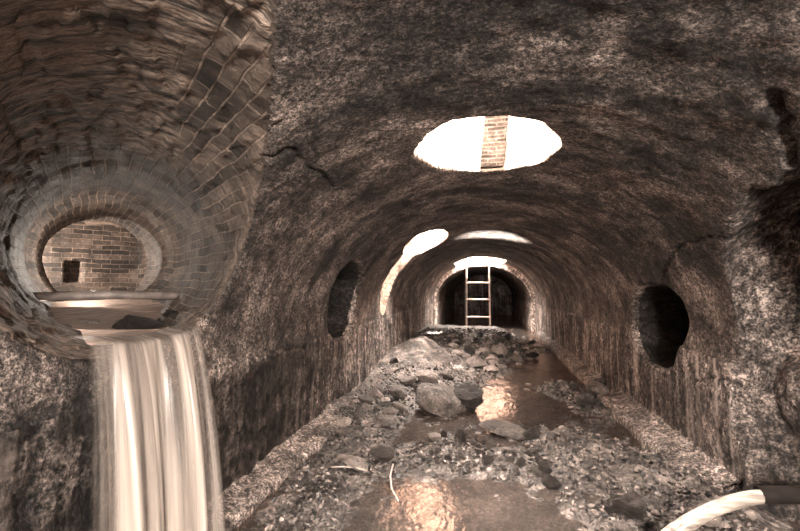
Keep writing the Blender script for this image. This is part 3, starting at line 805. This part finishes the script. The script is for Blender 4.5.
for k in range(26):
    s = k / 25
    jp.append((1.54 - 0.72 * s, 2.705 - 0.10 * s, 0.362 - 0.37 * s * s - 0.02 * s)); jr.append(0.037 - 0.002 * s + 0.012 * s * s)
tube(bm, jp, 0.05, 16, True, jr)
tag(bm_obj("water_jet", bm, m), "smooth white jet of water arcing from the black outlet pipe", "water jet")

# twigs
M_twig = plain("pale_twig", 0.50, 0.6)
def twig(label, pts, r):
    bm = bmesh.new(); tube(bm, pts, r, 6, True, [r, r * 1.1, r, r * 0.6][:len(pts)]); tag(bm_obj("twig", bm, M_twig), label, "twig")
twig("thin pale curved twig standing out of the foreground water", [(-0.74, 3.45, 0.05), (-0.72, 3.25, 0.045), (-0.67, 3.08, 0.03), (-0.60, 2.98, 0.0)], 0.007)
twig("thin pale twig lying across the shallows by the left kerb", [(-1.22, 3.30, 0.05), (-1.12, 3.31, 0.06), (-1.02, 3.33, 0.05), (-0.93, 3.34, 0.03)], 0.006)

# added near-black brick strip standing in for shade on the near shaft's far side
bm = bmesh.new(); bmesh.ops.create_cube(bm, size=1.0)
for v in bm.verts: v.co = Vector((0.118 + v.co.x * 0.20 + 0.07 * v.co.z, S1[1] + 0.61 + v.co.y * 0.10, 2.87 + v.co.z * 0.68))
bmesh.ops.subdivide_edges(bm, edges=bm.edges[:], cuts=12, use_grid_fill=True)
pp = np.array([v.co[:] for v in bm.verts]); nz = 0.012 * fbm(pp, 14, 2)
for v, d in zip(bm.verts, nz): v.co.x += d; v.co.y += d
po_ = bm_obj("shade_strip_pier", bm, brick("shade_strip_brick", 0.022, 0.055, 0.15, 0.035, mortar=0.08, spec=0.02), None, False)
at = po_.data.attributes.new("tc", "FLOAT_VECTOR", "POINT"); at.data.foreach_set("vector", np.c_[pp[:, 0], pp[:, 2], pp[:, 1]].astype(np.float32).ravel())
tag(po_, "added dark brick strip standing in for shade down the far side of the nearest shaft", None, None, "structure")
# unseen timber over the near shaft's mouth, placed to shade the strip
bm = bmesh.new(); bmesh.ops.create_cube(bm, size=1.0)
for v in bm.verts: v.co = Vector((0.205 + v.co.x * 0.22, 3.03 + v.co.y * 1.9, 3.28 + v.co.z * 0.12))
bmesh.ops.bevel(bm, geom=bm.edges[:], offset=0.012, segments=2, affect="EDGES")
tag(bm_obj("shadow_beam", bm, M_wood), "unseen timber laid over the mouth of the nearest shaft to shade its far wall", "beam")

# ------------------------------------------------------------------ light
def area(name, loc, size, power, rot=(0, 0, 0), color=(1, 0.92, 0.84), spread=math.pi, sy=None):
    l = bpy.data.lights.new(name, "AREA"); l.energy = power; l.color = color; l.spread = spread
    l.shape = "DISK"; l.size = size
    if sy: l.shape = "RECTANGLE"; l.size_y = sy
    o = bpy.data.objects.new(name, l); COL.objects.link(o); o.location = loc; o.rotation_euler = rot
    return o
def spot(name, loc, target, power, angle, blend=0.6, radius=0.1, color=(1, 0.94, 0.87)):
    l = bpy.data.lights.new(name, "SPOT"); l.energy = power; l.spot_size = angle; l.spot_blend = blend; l.shadow_soft_size = radius; l.color = color
    o = bpy.data.objects.new(name, l); COL.objects.link(o); o.location = loc
    o.rotation_euler = (Vector(target) - Vector(loc)).to_track_quat("-Z", "Y").to_euler(); return o
sun = bpy.data.lights.new("sun", "SUN"); sun.energy = 100; sun.angle = math.radians(1.5); sun.color = (1, 0.95, 0.9)
so = bpy.data.objects.new("sun", sun); COL.objects.link(so)
so.rotation_euler = Vector((-0.08, 0.857, -0.514)).to_track_quat("-Z", "Y").to_euler()
area("daylight_near_shaft", (S1[0], S1[1], TOP + .16), 1.05, 330, spread=math.radians(150))
area("daylight_haunch_shaft", (S2[0], S2[1], TOP + .12), 0.9, 420)
area("daylight_far_shaft", (S3[0], S3[1], TOP + .12), 1.6, 380, spread=math.radians(120))
# added soft fill from behind the viewer; no shaft is built there
area("rear_fill", (0.75, -1.7, 2.0), 0.7, 440, (math.radians(62), 0, math.radians(12)))
spot("vault_glow_spot", (0.2, 8.2, 0.3), (0.18, 8.05, 2.5), 2200, math.radians(40), 1.0, 0.05)  # added upward spot, no lamp seen; makes the bright patch on the vault
cc = PC + PD * 7.2 - PE * 1.2
pl = bpy.data.lights.new("culvert_lamp", "POINT"); pl.energy = 200; pl.shadow_soft_size = 0.05; pl.color = (1, .88, .77)
po = bpy.data.objects.new("culvert_lamp", pl); COL.objects.link(po); po.location = cc
cc = PC + PD * 5.0 - PN * 0.05 - PE * 0.15
pl = bpy.data.lights.new("culvert_lamp", "POINT"); pl.energy = 13; pl.shadow_soft_size = 0.0; pl.color = (1, .88, .77)
po = bpy.data.objects.new("culvert_lamp", pl); COL.objects.link(po); po.location = cc

w = bpy.data.worlds.new("World"); SC.world = w; w.use_nodes = True
bg = w.node_tree.nodes["Background"]; bg.inputs[0].default_value = (1, 0.95, 0.9, 1); bg.inputs[1].default_value = 1.0

# ------------------------------------------------------------------ camera
cd = bpy.data.cameras.new("camera"); cd.sensor_width = 36; cd.sensor_fit = "HORIZONTAL"; cd.lens = 36 * F_PX / 800; cd.clip_start = 0.02
co = bpy.data.objects.new("camera", cd); COL.objects.link(co)
co.location = CAM; co.rotation_euler = (math.pi / 2 + PITCH, 0, YAW)
SC.camera = co
SC.view_settings.view_transform = "Standard"; SC.view_settings.look = "None"; SC.view_settings.gamma = 1.0
SC.view_settings.use_curve_mapping = False; SC.view_settings.exposure = 0.3
SC.cycles.use_denoising = True
SC.cycles.max_bounces = 8; SC.cycles.diffuse_bounces = 5; SC.cycles.transparent_max_bounces = 12
SC.cycles.sample_clamp_indirect = 6.0
